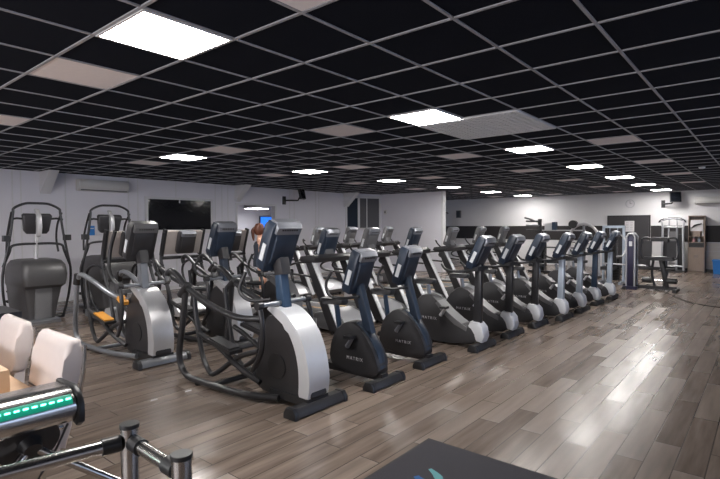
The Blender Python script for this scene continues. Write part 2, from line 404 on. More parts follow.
# egg-crate louvre (two cells) beside the second light
m = MB(); X0, Y0 = GX+4*T+.01, GY+2*T+.01; X1, Y1 = GX+6*T-.01, GY+4*T-.01
lv = thing('ceiling_louvre', 'large pale square egg-crate louvre set in the black ceiling beside a light', 'louvre', ((X0+X1)/2, (Y0+Y1)/2, ZC))
hx, hy = (X1-X0)/2, (Y1-Y0)/2
n = 16
for k in range(n+1): xx = -hx+2*hx*k/n; m.b2((xx-.011, -hy, -.022), (xx+.011, hy, -.008))
for k in range(n+1): yy = -hy+2*hy*k/n; m.b2((-hx, yy-.011, -.0215), (hx, yy+.011, -.0085))
m.build('grating', 'frame', lv)
m = MB()
m.b2((-hx, -hy, -.006), (hx, hy, -.001)); m.build('backing', 'dark', lv)
s = thing('smoke_detector', 'round white smoke detector on the ceiling at the right', 'smoke detector', (12.39, 1.11, ZC))
MB().lathe([(.06, 0), (.06, -.015), (.045, -.035), (.02, -.04)]).build('housing', 'frame', s)
MB().lathe([(.012, -.038), (.012, -.045)]).build('sensor', 'grey', s)

# ================================================================ MACHINE PARTS
def tilted(y, z, deg):      # frame of a tilted slab: top leans to -y
    return Matrix.Rotation(math.radians(deg), 3, 'X'), Vector((0, y, z))
def console(parent, y, z, deg, wd=.36, h=.46, d=.11, body='console', cap='cap', sticker=True, vent=True, neck='grey'):
    """housing with rounded outline seen from the back (-y), screen on +y"""
    R, O = tilted(y, z, deg)
    def tf(v): return O + R @ Vector(v)
    m = MB()
    # outline in x-z, slightly narrower at the bottom, thickness in y
    ol = [(-wd*.43, -h/2), (wd*.43, -h/2), (wd*.5, -h*.40), (wd*.5, h*.40), (wd*.44, h/2), (-wd*.44, h/2), (-wd*.5, h*.40), (-wd*.5, -h*.40)]
    m.prof(ol, -d/2, d/2, .014, axis='Y')
    for v in m.b.verts: v.co = tf(v.co)
    hs = m.build('console', body, parent)
    m = MB(); m.prof([(-d*.72, h*.30), (-d*.80, h*.44), (-d*.45, h*.535), (d*.3, h*.53), (d*.3, h*.44), (-d*.4, h*.30)], -wd*.42, wd*.42, .008)
    for v in m.b.verts: v.co = tf(v.co)
    m.build('top_cap', cap, hs)
    m = MB(); m.prof([(-d*.55, -h*.34), (-d*.70, -h*.22), (-d*.70, h*.18), (-d*.55, h*.27), (-d*.2, h*.2), (-d*.2, -h*.3)], -wd*.34, wd*.34, .01)
    for v in m.b.verts: v.co = tf(v.co)
    m.build('back_panel', body, hs)
    m = MB(); m.box((0, d/2+.004, .02), (wd*.84, .01, h*.8), .003)
    for v in m.b.verts: v.co = tf(v.co)
    m.build('screen', 'screen', hs)
    if sticker:
        m = MB(); m.box((-wd*.5-.002, -.005, -h*.12), (.008, d*.42, h*.34), .002)
        for v in m.b.verts: v.co = tf(v.co)
        m.build('side_strip', 'sticker', hs)
    if vent:
        m = MB()
        for k in range(7): m.box((-wd*.24+k*wd*.08, -d*.78, h*.40), (wd*.045, .008, h*.03))
        for v in m.b.verts: v.co = tf(v.co)
        m.build('vent', 'black', hs)
    return hs
def capsule_bar(name, parent, y, half, r=.05, z=.05, matk='dark', endk='black', flat=1.0):
    m = MB(); m.prof([(y-r*1.3, 0.012), (y-r*1.25, z), (y-r*.7, z+r*.75), (y+r*.7, z+r*.75), (y+r*1.25, z), (y+r*1.3, .012)], -half+.05, half-.05, .004)
    b = m.build(name, matk, parent)
    for sg in (-1, 1):
        m = MB(); m.prof([(y-r*1.4, 0), (y-r*1.4, z), (y-r*.8, z+r*.88), (y+r*.8, z+r*.88), (y+r*1.4, z), (y+r*1.4, 0)], sg*half-.055*(sg > 0), sg*half+.055*(sg < 0), .012)
        m.build('end_cap', endk, b)
    return b

# ---------------------------------------------------------------- ellipticals
def elliptical(name, label, loc, framek='tube', coverk='whitesilver', mastk='post_navy', silver=False, footk='dark', conk='console'):
    t = thing(name, label, 'elliptical trainer', loc, 0, 'elliptical trainers with curved side frames')
    capsule_bar('stabilizer', t, 0.0, .34, .055, .05, 'tubegrey' if silver else footk, 'black')
    m = MB(); m.prof([(.02, .07), (.0, .3), (.05, .5), (.15, .67), (.3, .80), (.44, .84), (.58, .76), (.68, .6), (.73, .38), (.72, .16), (.62, .06)], -.105, .105, .02, smooth=3)
    body = m.build('drive_housing', 'dark', t)
    m = MB(); m.cyl((-.113, .42, .34), (.113, .42, .34), .12, 28); m.build('crank_disc', 'black', body)
    m = MB()
    out = [(-.015, .10), (-.035, .28), (.005, .5), (.09, .68), (.22, .81), (.36, .885), (.50, .90), (.53, .86)]
    inn = [(.40, .80), (.27, .72), (.17, .58), (.115, .42), (.10, .26), (.11, .10)]
    pts = [(p.x, p.y) for p in cr([(a, b, 0) for a, b in out], 3)]+[(p.x, p.y) for p in cr([(a, b, 0) for a, b in inn], 3)]
    m.prof(pts, -.13, .13, .03, seg=3); m.build('front_cover', coverk, t)
    MB().b2((-.13, -.02, .05), (.13, .5, .12), .012).build('base_block', 'black', t)
    m = MB(); m.prof([(.36, .83), (.48, .83), (.52, 1.30), (.44, 1.32)], -.05, .05, .015); mast = m.build('mast', mastk, t)
    m = MB(); m.prof([(.38, 1.20), (.50, 1.18), (.54, 1.32), (.42, 1.36)], -.06, .06, .02); m.build('console_mount', 'dark', mast)
    console(t, .50, 1.47, 23, .36, .49, .12, conk, 'cap' if conk == 'console' else 'grey')
    m = MB(); m.tube([(-.31, .43, .93), (.31, .43, .93)], .024, seg=12); ax = m.build('pivot_axle', 'tubegrey', t)
    for sg in (-1, 1):
        MB().cyl((sg*.27, .43, .93), (sg*.33, .43, .93), .038).build('pivot_cap', framek, ax)
        x = sg*.30
        MB().tube([(x, .43, .93), (x*1.02, .38, .75), (x*.98, .42, .5), (x*.9, .58, .30)], .024, 5).build('swing_arm', framek, t)
        if silver:
            MB().tube([(x, .43, .93), (x, .60, 1.0), (x*.98, .72, 1.15), (x*.9, .74, 1.36), (x*.8, .66, 1.60)], .022, 5).build('handlebar', 'black', t)
        else:
            MB().tube([(x*.5, .45, .97), (x*.85, .62, .96), (x*.95, .74, 1.05), (x*.8, .70, 1.22)], .018, 5).build('handlebar', 'black', t)
        xs = sg*(.30 if not silver else .29)
        if silver:
            MB().tube([(xs*.5, .35, .06), (xs*.9, .8, .055), (xs, 1.45, .05), (xs, 1.72, .09), (xs*1.02, 1.80, .3), (xs*1.0, 1.72, .92)], .032, 6, seg=12).build('frame_tube', 'tubegrey', t)
            MB().tube([(xs, 1.72, .93), (xs*.98, 1.60, 1.00), (xs*.95, 1.30, .95), (xs*.8, .85, .80), (xs*.45, .60, .72)], .032, 5, seg=12).build('side_rail', 'tubegrey', t)
            MB().cyl((xs, 1.74, .86), (xs, 1.70, 1.0), .045).build('rail_joint', 'black', t)
        else:
            MB().tube([(xs*.5, .35, .06), (xs*.9, .7, .055), (xs, 1.3, .05), (xs, 1.66, .07), (xs*1.02, 1.78, .25), (xs*1.0, 1.72, .6), (xs*.98, 1.66, .97)], .033, 6, seg=12).build('frame_tube', framek, t)
            MB().tube([(xs, 2.0, 1.04), (xs, 2.02, 1.12), (xs, 1.93, 1.165), (xs, 1.80, 1.12), (xs, 1.6, 1.0), (xs*.98, 1.2, .86), (xs*.9, .8, .78), (xs*.5, .58, .77)], .032, 5, seg=12).build('side_rail', framek, t)
            MB().cyl((xs, 1.74, .92), (xs, 1.60, 1.03), .045).build('rail_joint', 'black', t)
        xi = sg*.20
        MB().tube([(xi, 1.66, .95), (xi, 1.60, .62), (xi, 1.50, .28), (xi, 1.36, .12), (xi, 1.22, .16), (xi*.9, .9, .36), (xi*.8, .62, .46)], .026, 5, seg=12).build('hanger_arm', framek if not silver else 'dark', t)
        MB().tube([(xi*1.1, 1.52, .52), (xi*1.05, 1.2, .42), (xi, .85, .26), (xi*.8, .60, .16)], .028, 4, seg=12).build('pedal_link', framek, t)
        dz = .10 if sg > 0 else 0
        pd = MB().box((xi*1.05, 1.10, .45+dz), (.15, .40, .035), .012, (.18, 0, 0)).build('pedal', 'black', t)
        MB().box((xi*1.05, 1.10, .475+dz), (.12, .34, .02), .008, (.18, 0, 0)).build('pedal_pad', 'orange' if silver else 'dark', pd)
        if silver: MB().box((xi*.9, .62, .73), (.09, .14, .05), .015, (.5, 0, 0)).build('lever', 'orange', pd)
    MB().tube([(-.29, 1.2, .045), (.29, 1.2, .045)], .028, seg=10).build('cross_tube', 'tubegrey' if silver else framek, t)
    for sg in (-1, 1): MB().cyl((sg*.3, 1.45, 0), (sg*.3, 1.45, .05), .025, 10).build('foot', 'rubber', t)
    return t
elliptical('elliptical_trainer', 'large dark elliptical trainer with pale silver curved front cover, nearest in the front row', (3.18, 3.14, 0))
elliptical('elliptical_trainer', 'silver-framed elliptical trainer with orange pedals, in front of the climbers', (3.07, 5.63, 0), 'dark', 'silver', 'tubegrey', True, 'tubegrey', 'dark')
e2 = elliptical('elliptical_trainer', 'dark-framed elliptical trainer in the second row, right of the silver one', (4.18, 5.5, 0), coverk='silver', mastk='console')
e3 = elliptical('elliptical_trainer', 'dark elliptical trainer in the second row, half hidden behind the nearest big one', (5.08, 5.45, 0), coverk='grey', mastk='grey')

# ---------------------------------------------------------------- upright bikes, front row
def saddle(parent, y, z):
    m = MB(); m.prof([(0, -.14), (.055, -.13), (.07, -.05), (.10, .06), (.13, .11), (.10, .15), (0, .155), (-.10, .15), (-.13, .11), (-.10, .06), (-.07, -.05), (-.055, -.13)], -.035, .03, .015, axis='Z', smooth=2)
    for v in m.b.verts: v.co += Vector((0, y, z))
    return m.build('saddle', 'black', parent)
def crank(parent, y, z, x=.13, armk='cap'):
    for sg in (-1, 1):
        dy, dz = sg*.10, -sg*.13
        a = MB().tube([(sg*x, y, z), (sg*(x+.015), y+dy, z+dz)], [.028, .018], seg=10).build('crank_arm', armk, parent)
        m = MB().box((sg*(x+.075), y+dy, z+dz), (.10, .095, .03), .01); m.build('pedal', 'black', a)
def upright_bike(label, loc):
    t = thing('upright_bike', label, 'exercise bike', loc, 0, 'dark upright bikes in the front row')
    capsule_bar('front_foot', t, 0, .285, .05, .045, 'dark', 'black'); capsule_bar('rear_foot', t, 1.15, .27, .04, .035, 'dark', 'black')
    MB().b2((-.05, .0, .05), (.05, 1.15, .12), .015).build('base_rail', 'dark', t)
    m = MB(); m.prof([(.05, .10), (.03, .22), (.10, .38), (.22, .53), (.36, .62), (.50, .60), (.62, .48), (.68, .30), (.66, .12), (.3, .085)], -.095, .095, .022, smooth=3)
    b = m.build('drive_housing', 'dark', t)
    m = MB(); o_ = [(.02, .17), (.06, .36), (.19, .53), (.32, .63), (.38, .60), (.24, .47), (.13, .32), (.08, .16)]
    m.prof(o_, -.055, .055, .012); m.build('front_trim', 'console', b)
    text_mesh('MATRIX', .050, 'lettering', 'letter', b, (-.0975, .33, .24), (0, -1, 0), (0, 0, 1))
    crank(t, .42, .36, .11)
    m = MB(); m.prof([(.14, .52), (.26, .56), (.385, 1.02), (.30, 1.04)], -.042, .042, .015); m.build('mast', 'console', t)
    m = MB(); m.tube([(0, .62, .45), (0, .67, .78)], .030, seg=12); m.build('seat_post', 'post_navy', t)
    saddle(t, .68, .82)
    for sg in (-1, 1):
        MB().tube([(0, .30, .90), (sg*.10, .34, .895), (sg*.22, .44, .89), (sg*.27, .54, .93), (sg*.26, .58, 1.05), (sg*.24, .52, 1.17)], .016, 5).build('handlebar', 'black', t)
    console(t, .34, 1.165, 19, .32, .47, .12)
    return t
ub = upright_bike('dark upright bike in the front row, directly right of the nearest large elliptical', (4.10, 3.06, 0))
u2_ = copy_tree(ub); u2_.location = (5.06, 3.10, 0); u2_['label'] = 'dark upright bike, second in the front row, just before the long-bodied bikes'

# ---------------------------------------------------------------- long-bodied bikes with front post
def long_bike(label, loc, postk, hubk):
    t = thing('exercise_bike', label, 'exercise bike', loc, 0, 'long-bodied exercise bikes with silver front hub')
    capsule_bar('front_foot', t, .03, .30, .05, .045, 'dark', 'black'); capsule_bar('rear_foot', t, 1.55, .27, .04, .035, 'dark', 'black')
    m = MB(); m.prof([(.16, .05), (.14, .27), (.32, .33), (.50, .42), (.68, .60), (.82, .67), (.96, .63), (1.12, .42), (1.2, .2), (1.22, .05)], -.10, .10, .022, smooth=3)
    b = m.build('drive_housing', 'dark', t)
    m = MB(); m.prof([(.2, .28), (.36, .36), (.52, .47), (.66, .60), (.70, .56), (.56, .41), (.40, .29), (.22, .22)], -.108, .108, .008); m.build('side_trim', 'grey', b)
    text_mesh('MATRIX', .055, 'lettering', 'letter', b, (-.103, .80, .34), (0, -1, 0), (0, 0, 1))
    MB().b2((-.05, 1.1, .05), (.05, 1.55, .11), .015).build('rear_rail', 'dark', t)
    m = MB(); m.prof([(.0, .09), (-.035, .17), (-.01, .29), (.05, .355), (.17, .36), (.21, .27), (.17, .12)], -.095, .095, .02, seg=2); m.build('hub_cover', hubk, t)
    m = MB(); m.prof([(.04, .34), (.15, .34), (.12, 1.14), (.03, 1.12)], -.045, .045, .014); m.build('front_post', postk, t)
    crank(t, .60, .40, .12, 'silver')
    MB().tube([(0, .84, .55), (0, .88, .80)], .028, seg=12).build('seat_post', 'tubegrey', t)
    saddle(t, .90, .85)
    for sg in (-1, 1):
        MB().tube([(0, .08, 1.06), (sg*.12, .12, 1.05), (sg*.25, .26, 1.04), (sg*.28, .42, 1.06), (sg*.26, .50, 1.13)], .018, 5).build('handlebar', 'black', t)
    MB().box((0, .10, 1.07), (.30, .16, .05), .015, (-.1, 0, 0)).build('console_tray', 'black', t)
    console(t, .06, 1.285, 26, .34, .46, .11)
    return t
L = ['long-bodied bike with black front post, nearest of the three black-posted ones', 'long-bodied bike with black front post, middle of the three black-posted ones',
     'long-bodied bike with black front post, farthest of the three black-posted ones', 'long-bodied bike with silver post, nearest of the silver-posted ones, beside the farthest black-posted bike',
     'long-bodied bike with silver post, between a silver-posted bike and the navy-posted one', 'long-bodied bike with navy blue post and silver foot, near the far end of the row', 'long-bodied bike with silver post, last in the front row before the weight machines']
lb = long_bike(L[0], (6.15, 2.93, 0), 'tube', 'whitesilver')
for k, (x, y) in enumerate(((7.15, 2.92), (8.1, 2.88))):
    c_ = copy_tree(lb); c_.location = (x, y, 0); c_['label'] = L[1+k]
ls = long_bike(L[3], (8.98, 2.74, 0), 'post_silver', 'whitesilver')
ln_ = long_bike(L[5], (11.05, 2.72, 0), 'post_navy', 'whitesilver')
for k, (x, y) in ((4, (10.0, 2.72)), (6, (12.05, 2.66))):
    c_ = copy_tree(ls); c_.location = (x, y, 0); c_['label'] = L[k]

# ---------------------------------------------------------------- treadmills
def treadmill(label, loc, old=False, conk='console', tan=True):
    t = thing('treadmill', label, 'treadmill', loc, 0, 'treadmills in the back rows' if not old else 'treadmills with beige panels by the wall')
    hoodk = 'grey' if not old else 'silver'
    m = MB(); m.prof([(.0, .05), (-.04, .14), (.06, .25), (.32, .33), (.52, .29), (.56, .19), (.56, .05)], -.37, .37, .03); hood = m.build('motor_hood', hoodk, t)
    m = MB(); m.prof([(-.042, .14), (.05, .262), (.31, .342), (.31, .325), (.06, .24)], -.25, .25, .004); m.build('hood_strip', 'silver', hood)
    LN = 1.22 if old else 2.05
    m = MB(); m.b2((-.30, .5, .07), (.30, LN, .18), .01); dk = m.build('deck', 'black', t)
    MB().b2((-.25, .52, .178), (.25, LN-.01, .192), .004).build('running_belt', 'rubber', dk)
    for sg in (-1, 1):
        r_ = MB().box((sg*.345, (LN+.47)/2, .15), (.09, LN-.43, .12), .02).build('side_rail', 'silver' if not old else 'tubegrey', t)
        MB().b2((sg*.345-.03, .60, .208), (sg*.345+.03, LN-.55 if not old else 1.1, .216), .002).build('rail_strip', 'tan' if tan else 'dark', r_)
    for sg in (-1, 1):
        MB().cyl((sg*.33, .15, 0), (sg*.33, .15, .07), .03, 10).build('foot', 'rubber', t)
        MB().cyl((sg*.33, LN-.1, 0), (sg*.33, LN-.1, .10), .03, 10).build('foot', 'rubber', t)
    if not old:
        for sg in (-1, 1):
            m = MB(); x0 = sg*.395
            m.prof([(-.06, .06), (.14, .06), (.66, 1.12), (.50, 1.14)], x0-.035, x0+.035, .012); u = m.build('upright', 'dark', t)
            m = MB(); m.prof([(-.072, .10), (-.05, .10), (.51, 1.13), (.488, 1.13)], x0-.052, x0+.052, .006); m.build('upright_cover', 'silver', u)
            MB().tube([(sg*.395, .60, 1.08), (sg*.40, .85, 1.06), (sg*.40, 1.06, 1.0), (sg*.40, 1.10, .93), (sg*.395, .96, .88), (sg*.39, .56, .86)], .018, 4).build('handrail', 'black', t)
        m = MB(); m.prof([(.44, 1.08), (.40, 1.15), (.48, 1.20), (.74, 1.17), (.78, 1.10), (.60, 1.06)], -.45, .45, .02); tr = m.build('console_tray', 'dark', t)
        for sg in (-1, 1): MB().tube([(sg*.34, .62, 1.17), (sg*.36, .70, 1.25), (sg*.30, .78, 1.32), (sg*.22, .80, 1.28)], .016, 4).build('grip', 'black', tr)
        m = MB(); m.prof([(.50, 1.15), (.60, 1.15), (.60, 1.35), (.52, 1.35)], -.10, .10, .02); m.build('console_neck', 'grey', t)
        console(t, .56, 1.40 if conk == 'grey' else 1.35, 20, .36, .42 if conk == 'grey' else .52, .10, conk)
    else:
        for sg in (-1, 1):
            MB().tube([(sg*.40, .10, .08), (sg*.40, .22, .5), (sg*.40, .48, 1.05), (sg*.40, .36, 1.55)], .028, 4, seg=10).build('upright', 'tube', t)
            MB().tube([(sg*.40, .42, .95), (sg*.40, .75, 1.0), (sg*.40, 1.05, .92), (sg*.40, 1.12, .72), (sg*.40, .95, .45), (sg*.39, .7, .2)], .024, 4, seg=10).build('handrail', 'tube', t)
        R, O = tilted(.42, 1.36, 18)
        m = MB(); m.box((0, 0, 0), (.74, .05, .44), .012)
        for v in m.b.verts: v.co = O+R @ v.co
        bp = m.build('rear_panel', 'beige', t)
        for sg in (-1, 1):
            m = MB(); m.box((sg*.385, 0, 0), (.04, .09, .5), .01)
            for v in m.b.verts: v.co = O+R @ v.co
            m.build('panel_edge', 'black', bp)
        console(t, .32, 1.36, 18, .34, .42, .10, 'dark', 'cap', False)
        MB().tube([(-.4, .45, 1.08), (.4, .45, 1.08)], .03, seg=10).build('cross_bar', 'black', t)
        MB().box((0, .10, .60), (.50, .10, .06), .01).build('lower_cross_bar', 'grey', t)
    return t
tm = treadmill('treadmill with black tall console, nearest of the second row, left of the grey-console ones', (5.90, 5.0, 0))
tg = treadmill('grey-console treadmill in the second row, first beyond the navy-console one', (7.0, 5.0, 0), conk='grey')
second = [((8.4, 5.0), 'n', 'navy-console treadmill in the second row with broad silver uprights, in front of the white partition'),
          ((9.95, 5.0), 'g', 'grey-console treadmill just right of the white partition edge'), ((11.35, 5.0), 'g', 'grey-console treadmill, second right of the white partition edge'), ((12.75, 5.0), 'g', 'grey-console treadmill farthest along the second row')]
third = [((7.55, 8.0), 'g', 'grey-console treadmill in the wall-side row right beside the person'), ((8.75, 8.0), 'g', 'grey-console treadmill in the wall-side row, hidden behind the nearest navy-console treadmill'),
         ((9.95, 8.0), 'g', 'grey-console treadmill in the wall-side row, seen left of the grey second-row console'), ((11.6, 8.0), 'g', 'grey-console treadmill farthest along the wall-side row, before the partition')]
for (x, y), kk, lab in second+third:
    c_ = copy_tree(tm if kk == 'n' else tg); c_.location = (x, y, 0); c_['label'] = lab
to = treadmill('treadmill with beige rear panel, leftmost by the wall, behind the silver elliptical', (4.0, 8.0, 0), True, tan=False)
for x, lab in ((5.02, 'treadmill with beige rear panel under the dark wall window, middle of three'), (6.05, 'treadmill with beige rear panel, right one of three, left of the person')):
    c_ = copy_tree(to); c_.location = (x, 8.0, 0); c_['label'] = lab

# ---------------------------------------------------------------- stair climbers
def climber(label, loc):
    t = thing('stair_climber', label, 'stair climber', loc, 0, 'stair climbers by the left wall')
    def ring(z, hx, y0, y1, r=.06):
        pts = []
        for cx, cy, a0 in ((hx-r, y1-r, 0), (-hx+r, y1-r, PI/2), (-hx+r, y0+r, PI), (hx-r, y0+r, 3*PI/2)):
            for k in range(4): a = a0+PI/2*k/3; pts.append((cx+r*math.cos(a), cy+r*math.sin(a), z))
        return pts
    m = MB(); m.loft([ring(.06, .20, .02, 1.05), ring(.3, .24, .0, 1.05), ring(.60, .29, -.05, .95), ring(.66, .33, -.16, .90, .09), ring(.84, .35, -.20, .85, .10), ring(1.0, .34, -.15, .75, .10), ring(1.07, .31, -.06, .66, .10), ring(1.095, .24, .04, .55, .08)])
    b = m.build('body_housing', 'plinth', t)
    m = MB(); m.prof([(-.02, .08), (-.06, .64), (.06, .66), (.06, .08)], -.13, .13, .015); m.build('front_panel', 'grey', b)
    m = MB(); m.prof([(-.10, .0), (-.11, .05), (-.06, .075), (1.25, .075), (1.3, .03), (1.28, .0)], -.24, .24, .01); m.build('base_plate', 'tubegrey', t)
    MB().tube([(-.45, .35, .04), (.45, .35, .04)], .035, seg=10).build('cross_foot', 'black', t)
    MB().tube([(0, .30, 1.05), (0, .28, 1.3), (0, .24, 1.60)], .036, 3, seg=14).build('mast', 'silver', t)
    m = MB(); m.prof([(.10, 1.50), (.06, 1.65), (.08, 1.84), (.20, 1.96), (.24, 1.94), (.16, 1.80), (.14, 1.65), (.18, 1.50)], -.035, .035, .012, smooth=2); m.build('console_bracket', 'silver', t)
    m = MB(); m.prof([(-.19, -.13), (-.15, -.18), (.15, -.18), (.19, -.13), (.225, .14), (.20, .17), (-.20, .17), (-.225, .14)], .0, .12, .03, axis='Y', seg=3)
    R = Matrix.Rotation(math.radians(12), 3, 'X')
    for v in m.b.verts: v.co = Vector((0, .17, 1.70))+R @ v.co
    c_ = m.build('console', 'dark', t)
    m = MB().box((0, .125, 0), (.30, .01, .24), .003)
    for v in m.b.verts: v.co = Vector((0, .17, 1.70))+R @ v.co
    m.build('screen', 'screen', c_)
    # handrails: high loop round the user and a low rail
    for sg in (-1, 1):
        MB().tube([(sg*.42, .30, .04), (sg*.50, .25, .45), (sg*.52, .20, .85), (sg*.46, .18, 1.20), (sg*.40, .18, 1.55), (sg*.36, .18, 1.88), (sg*.34, .18, 1.97), (sg*.18, .18, 2.05), (0, .18, 2.06)], .021, 5, seg=10).build('upper_handrail', 'tube', t)
        MB().tube([(sg*.51, .22, .98), (sg*.42, .20, 1.22), (sg*.38, .20, 1.33), (sg*.22, .22, 1.36), (0, .26, 1.36)], .021, 5, seg=10).build('lower_handrail', 'tube', t)
        MB().tube([(sg*.38, .18, 1.9), (sg*.37, .35, 1.7), (sg*.38, .45, 1.45), (sg*.40, .42, 1.2)], .018, 4, seg=8).build('brace_rail', 'tube', t)
        m = MB().box((sg*.46, .18, 1.46), (.10, .12, .10), .015); m.build('control_box', 'black', t)
        MB().tube([(sg*.40, .18, 1.78), (sg*.30, .20, 1.80), (sg*.20, .22, 1.79)], .018, seg=8).build('grip', 'black', t)
    for k in range(4): MB().box((0, .80+k*.13, .85-k*.19), (.44, .22, .03), .006).build('step', 'rubber', t)
    return t
cl = climber('dark stair climber with tall looped handrails, nearest the left edge by the wall', (3.08, 9.60, 0))
c_ = copy_tree(cl); c_.location = (4.36, 9.72, 0); c_['label'] = 'dark stair climber half hidden behind the silver elliptical with orange pedals'

# ---------------------------------------------------------------- strength machines at the far end
def leg_machine():
    t = thing('leg_extension_machine', 'black leg extension machine with padded rollers, standing before the cable station', 'weight machine', (14.3, 2.13, 0))
    m = MB(); m.b2((-.04, -.38, .03), (.04, .8, .11), .01); m.b2((-.35, -.40, .0), (.35, -.32, .07), .01); m.b2((-.3, .7, 0), (.3, .78, .06), .01); m.build('base_frame', 'black', t)
    MB().prof([(-.22, .08), (-.12, .08), (.02, .80), (-.08, .80)], -.05, .05, .01).build('post', 'black', t)
    MB().box((0, .0, .80), (.40, .62, .09), .03).build('seat_pad', 'black', t)
    MB().box((0, -.02, 1.28), (.30, .34, .10), .03).build('head_pad', 'black', t)
    for sg in (-1, 1):
        m = MB(); m.tube([(-.05, sg*.20, .80), (-.06, sg*.36, .80), (-.06, sg*.41, .95), (-.06, sg*.38, 1.25), (-.05, sg*.30, 1.32), (-.05, sg*.12, 1.28)], .022, 4, seg=10); f_ = m.build('arm_frame', 'tube', t)
        MB().box((-.03, sg*.26, 1.03), (.04, .20, .42), .04).build('arm_shield', 'dark', f_)
        MB().tube([(0, sg*.10, .1), (0, sg*.16, .45), (0, sg*.12, .8)], .03, 3).build('leg_frame', 'black', f_)
        MB().cyl((0, sg*.16, .25), (0, sg*.38, .25), .07, 18).build('roller_pad', 'black', t)
        MB().cyl((0, sg*.14, .55), (0, sg*.34, .55), .05, 18).build('thigh_roller', 'black', t)
    MB().tube([(0, -.40, .25), (0, .40, .25)], .016, seg=8).build('roller_axle', 'chrome', t)
    MB().tube([(0, .30, .60), (0, 1.3, .62)], .022, seg=8).build('lever_arm', 'silver', t)
    m = MB(); m.b2((-.22, .46, .0), (.22, .78, .08), .01); m.prof([(.52, .05), (.52, 1.34), (.56, 1.41), (.67, 1.41), (.71, 1.34), (.71, .05)], -.15, .15, .015); tw = m.build('weight_tower', 'purple', t)
    for x in (-.16, .16): MB().tube([(x, .52, .05), (x, .52, 1.34), (x, .57, 1.42), (x, .66, 1.42), (x, .71, 1.34), (x, .71, .05)], .022, seg=10).build('tower_rim', 'silver', tw)
    MB().b2((-.165, .58, 1.10), (-.15, .65, 1.22), .003).build('instruction_plate', 'sticker', tw)
    return t
leg_machine()
def press_machine():
    t = thing('chest_press_machine', 'weight machine with pale blue gantry frame and thick weight stack behind the last bike', 'weight machine', (15.4, 3.42, 0))
    m = MB()
    for y in (-.26, .26): m.b2((-.04, y-.03, 0), (.04, y+.03, 1.58), .01)
    m.b2((-.04, -.29, 1.55), (.04, .29, 1.62), .01); m.b2((-.45, -.3, 0), (.45, -.22, .07), .01); m.b2((-.45, .22, 0), (.45, .3, .07), .01)
    m.build('gantry_frame', 'post_silver', t)
    w_ = MB()
    for k in range(14): w_.b2((-.10, -.17, .08+k*.045), (.10, .17, .08+k*.045+.040), .004)
    w_.build('weight_stack', 'mesh', t)
    for y in (-.1, .1): MB().cyl((0, y, .7), (0, y, 1.56), .012, 8).build('guide_rod', 'chrome', t)
    MB().box((-.55, 0, .46), (.42, .32, .08), .025).build('seat_pad', 'black', t)
    MB().box((-.35, 0, .85), (.08, .30, .60), .025, (0, -.12, 0)).build('back_pad', 'black', t)
    MB().b2((-.60, -.03, 0), (-.54, .03, .43), .008).build('seat_post', 'post_silver', t)
    for sg in (-1, 1): MB().tube([(-.1, sg*.22, 1.35), (-.5, sg*.42, 1.2), (-.8, sg*.42, .85), (-.8, sg*.25, .8)], .02, 4).build('press_arm', 'silver', t)
    return t
press_machine()
def arc_machine():
    t = thing('cable_arc_trainer', 'tall silver arched frame trainer behind the farthest silver-posted bikes', 'weight machine', (16.6, 4.55, 0))
    m = MB(); pts = []
    for k in range(13):
        a = PI*k/12; pts.append((0, .42*math.cos(a), 1.25+.42*math.sin(a)))
    m.tube([(0, .46, .03)]+pts+[(0, -.46, .03)], .045, seg=12); m.build('arch_frame', 'silver', t)
    m = MB(); m.b2((-.4, -.5, 0), (.4, -.42, .06), .01); m.b2((-.4, .42, 0), (.4, .5, .06), .01); m.b2((-.05, -.5, 0), (.05, .5, .06), .01); m.build('base', 'dark', t)
    MB().b2((-.03, -.03, .05), (.03, .03, 1.64), .008).build('centre_post', 'tubegrey', t)
    MB().cyl((-.08, .32, 1.66), (.08, .32, 1.66), .13, 20).build('pulley_housing', 'black', t)
    MB().box((-.3, 0, .5), (.4, .3, .08), .025).build('seat_pad', 'black', t)
    MB().b2((-.33, -.03, .05), (-.27, .03, .47)).build('seat_post', 'dark', t)
    MB().tube([(-.2, -.3, 1.1), (-.3, 0, 1.05), (-.2, .3, 1.1)], .018, 4).build('pull_bar', 'chrome', t)
    return t
arc_machine()
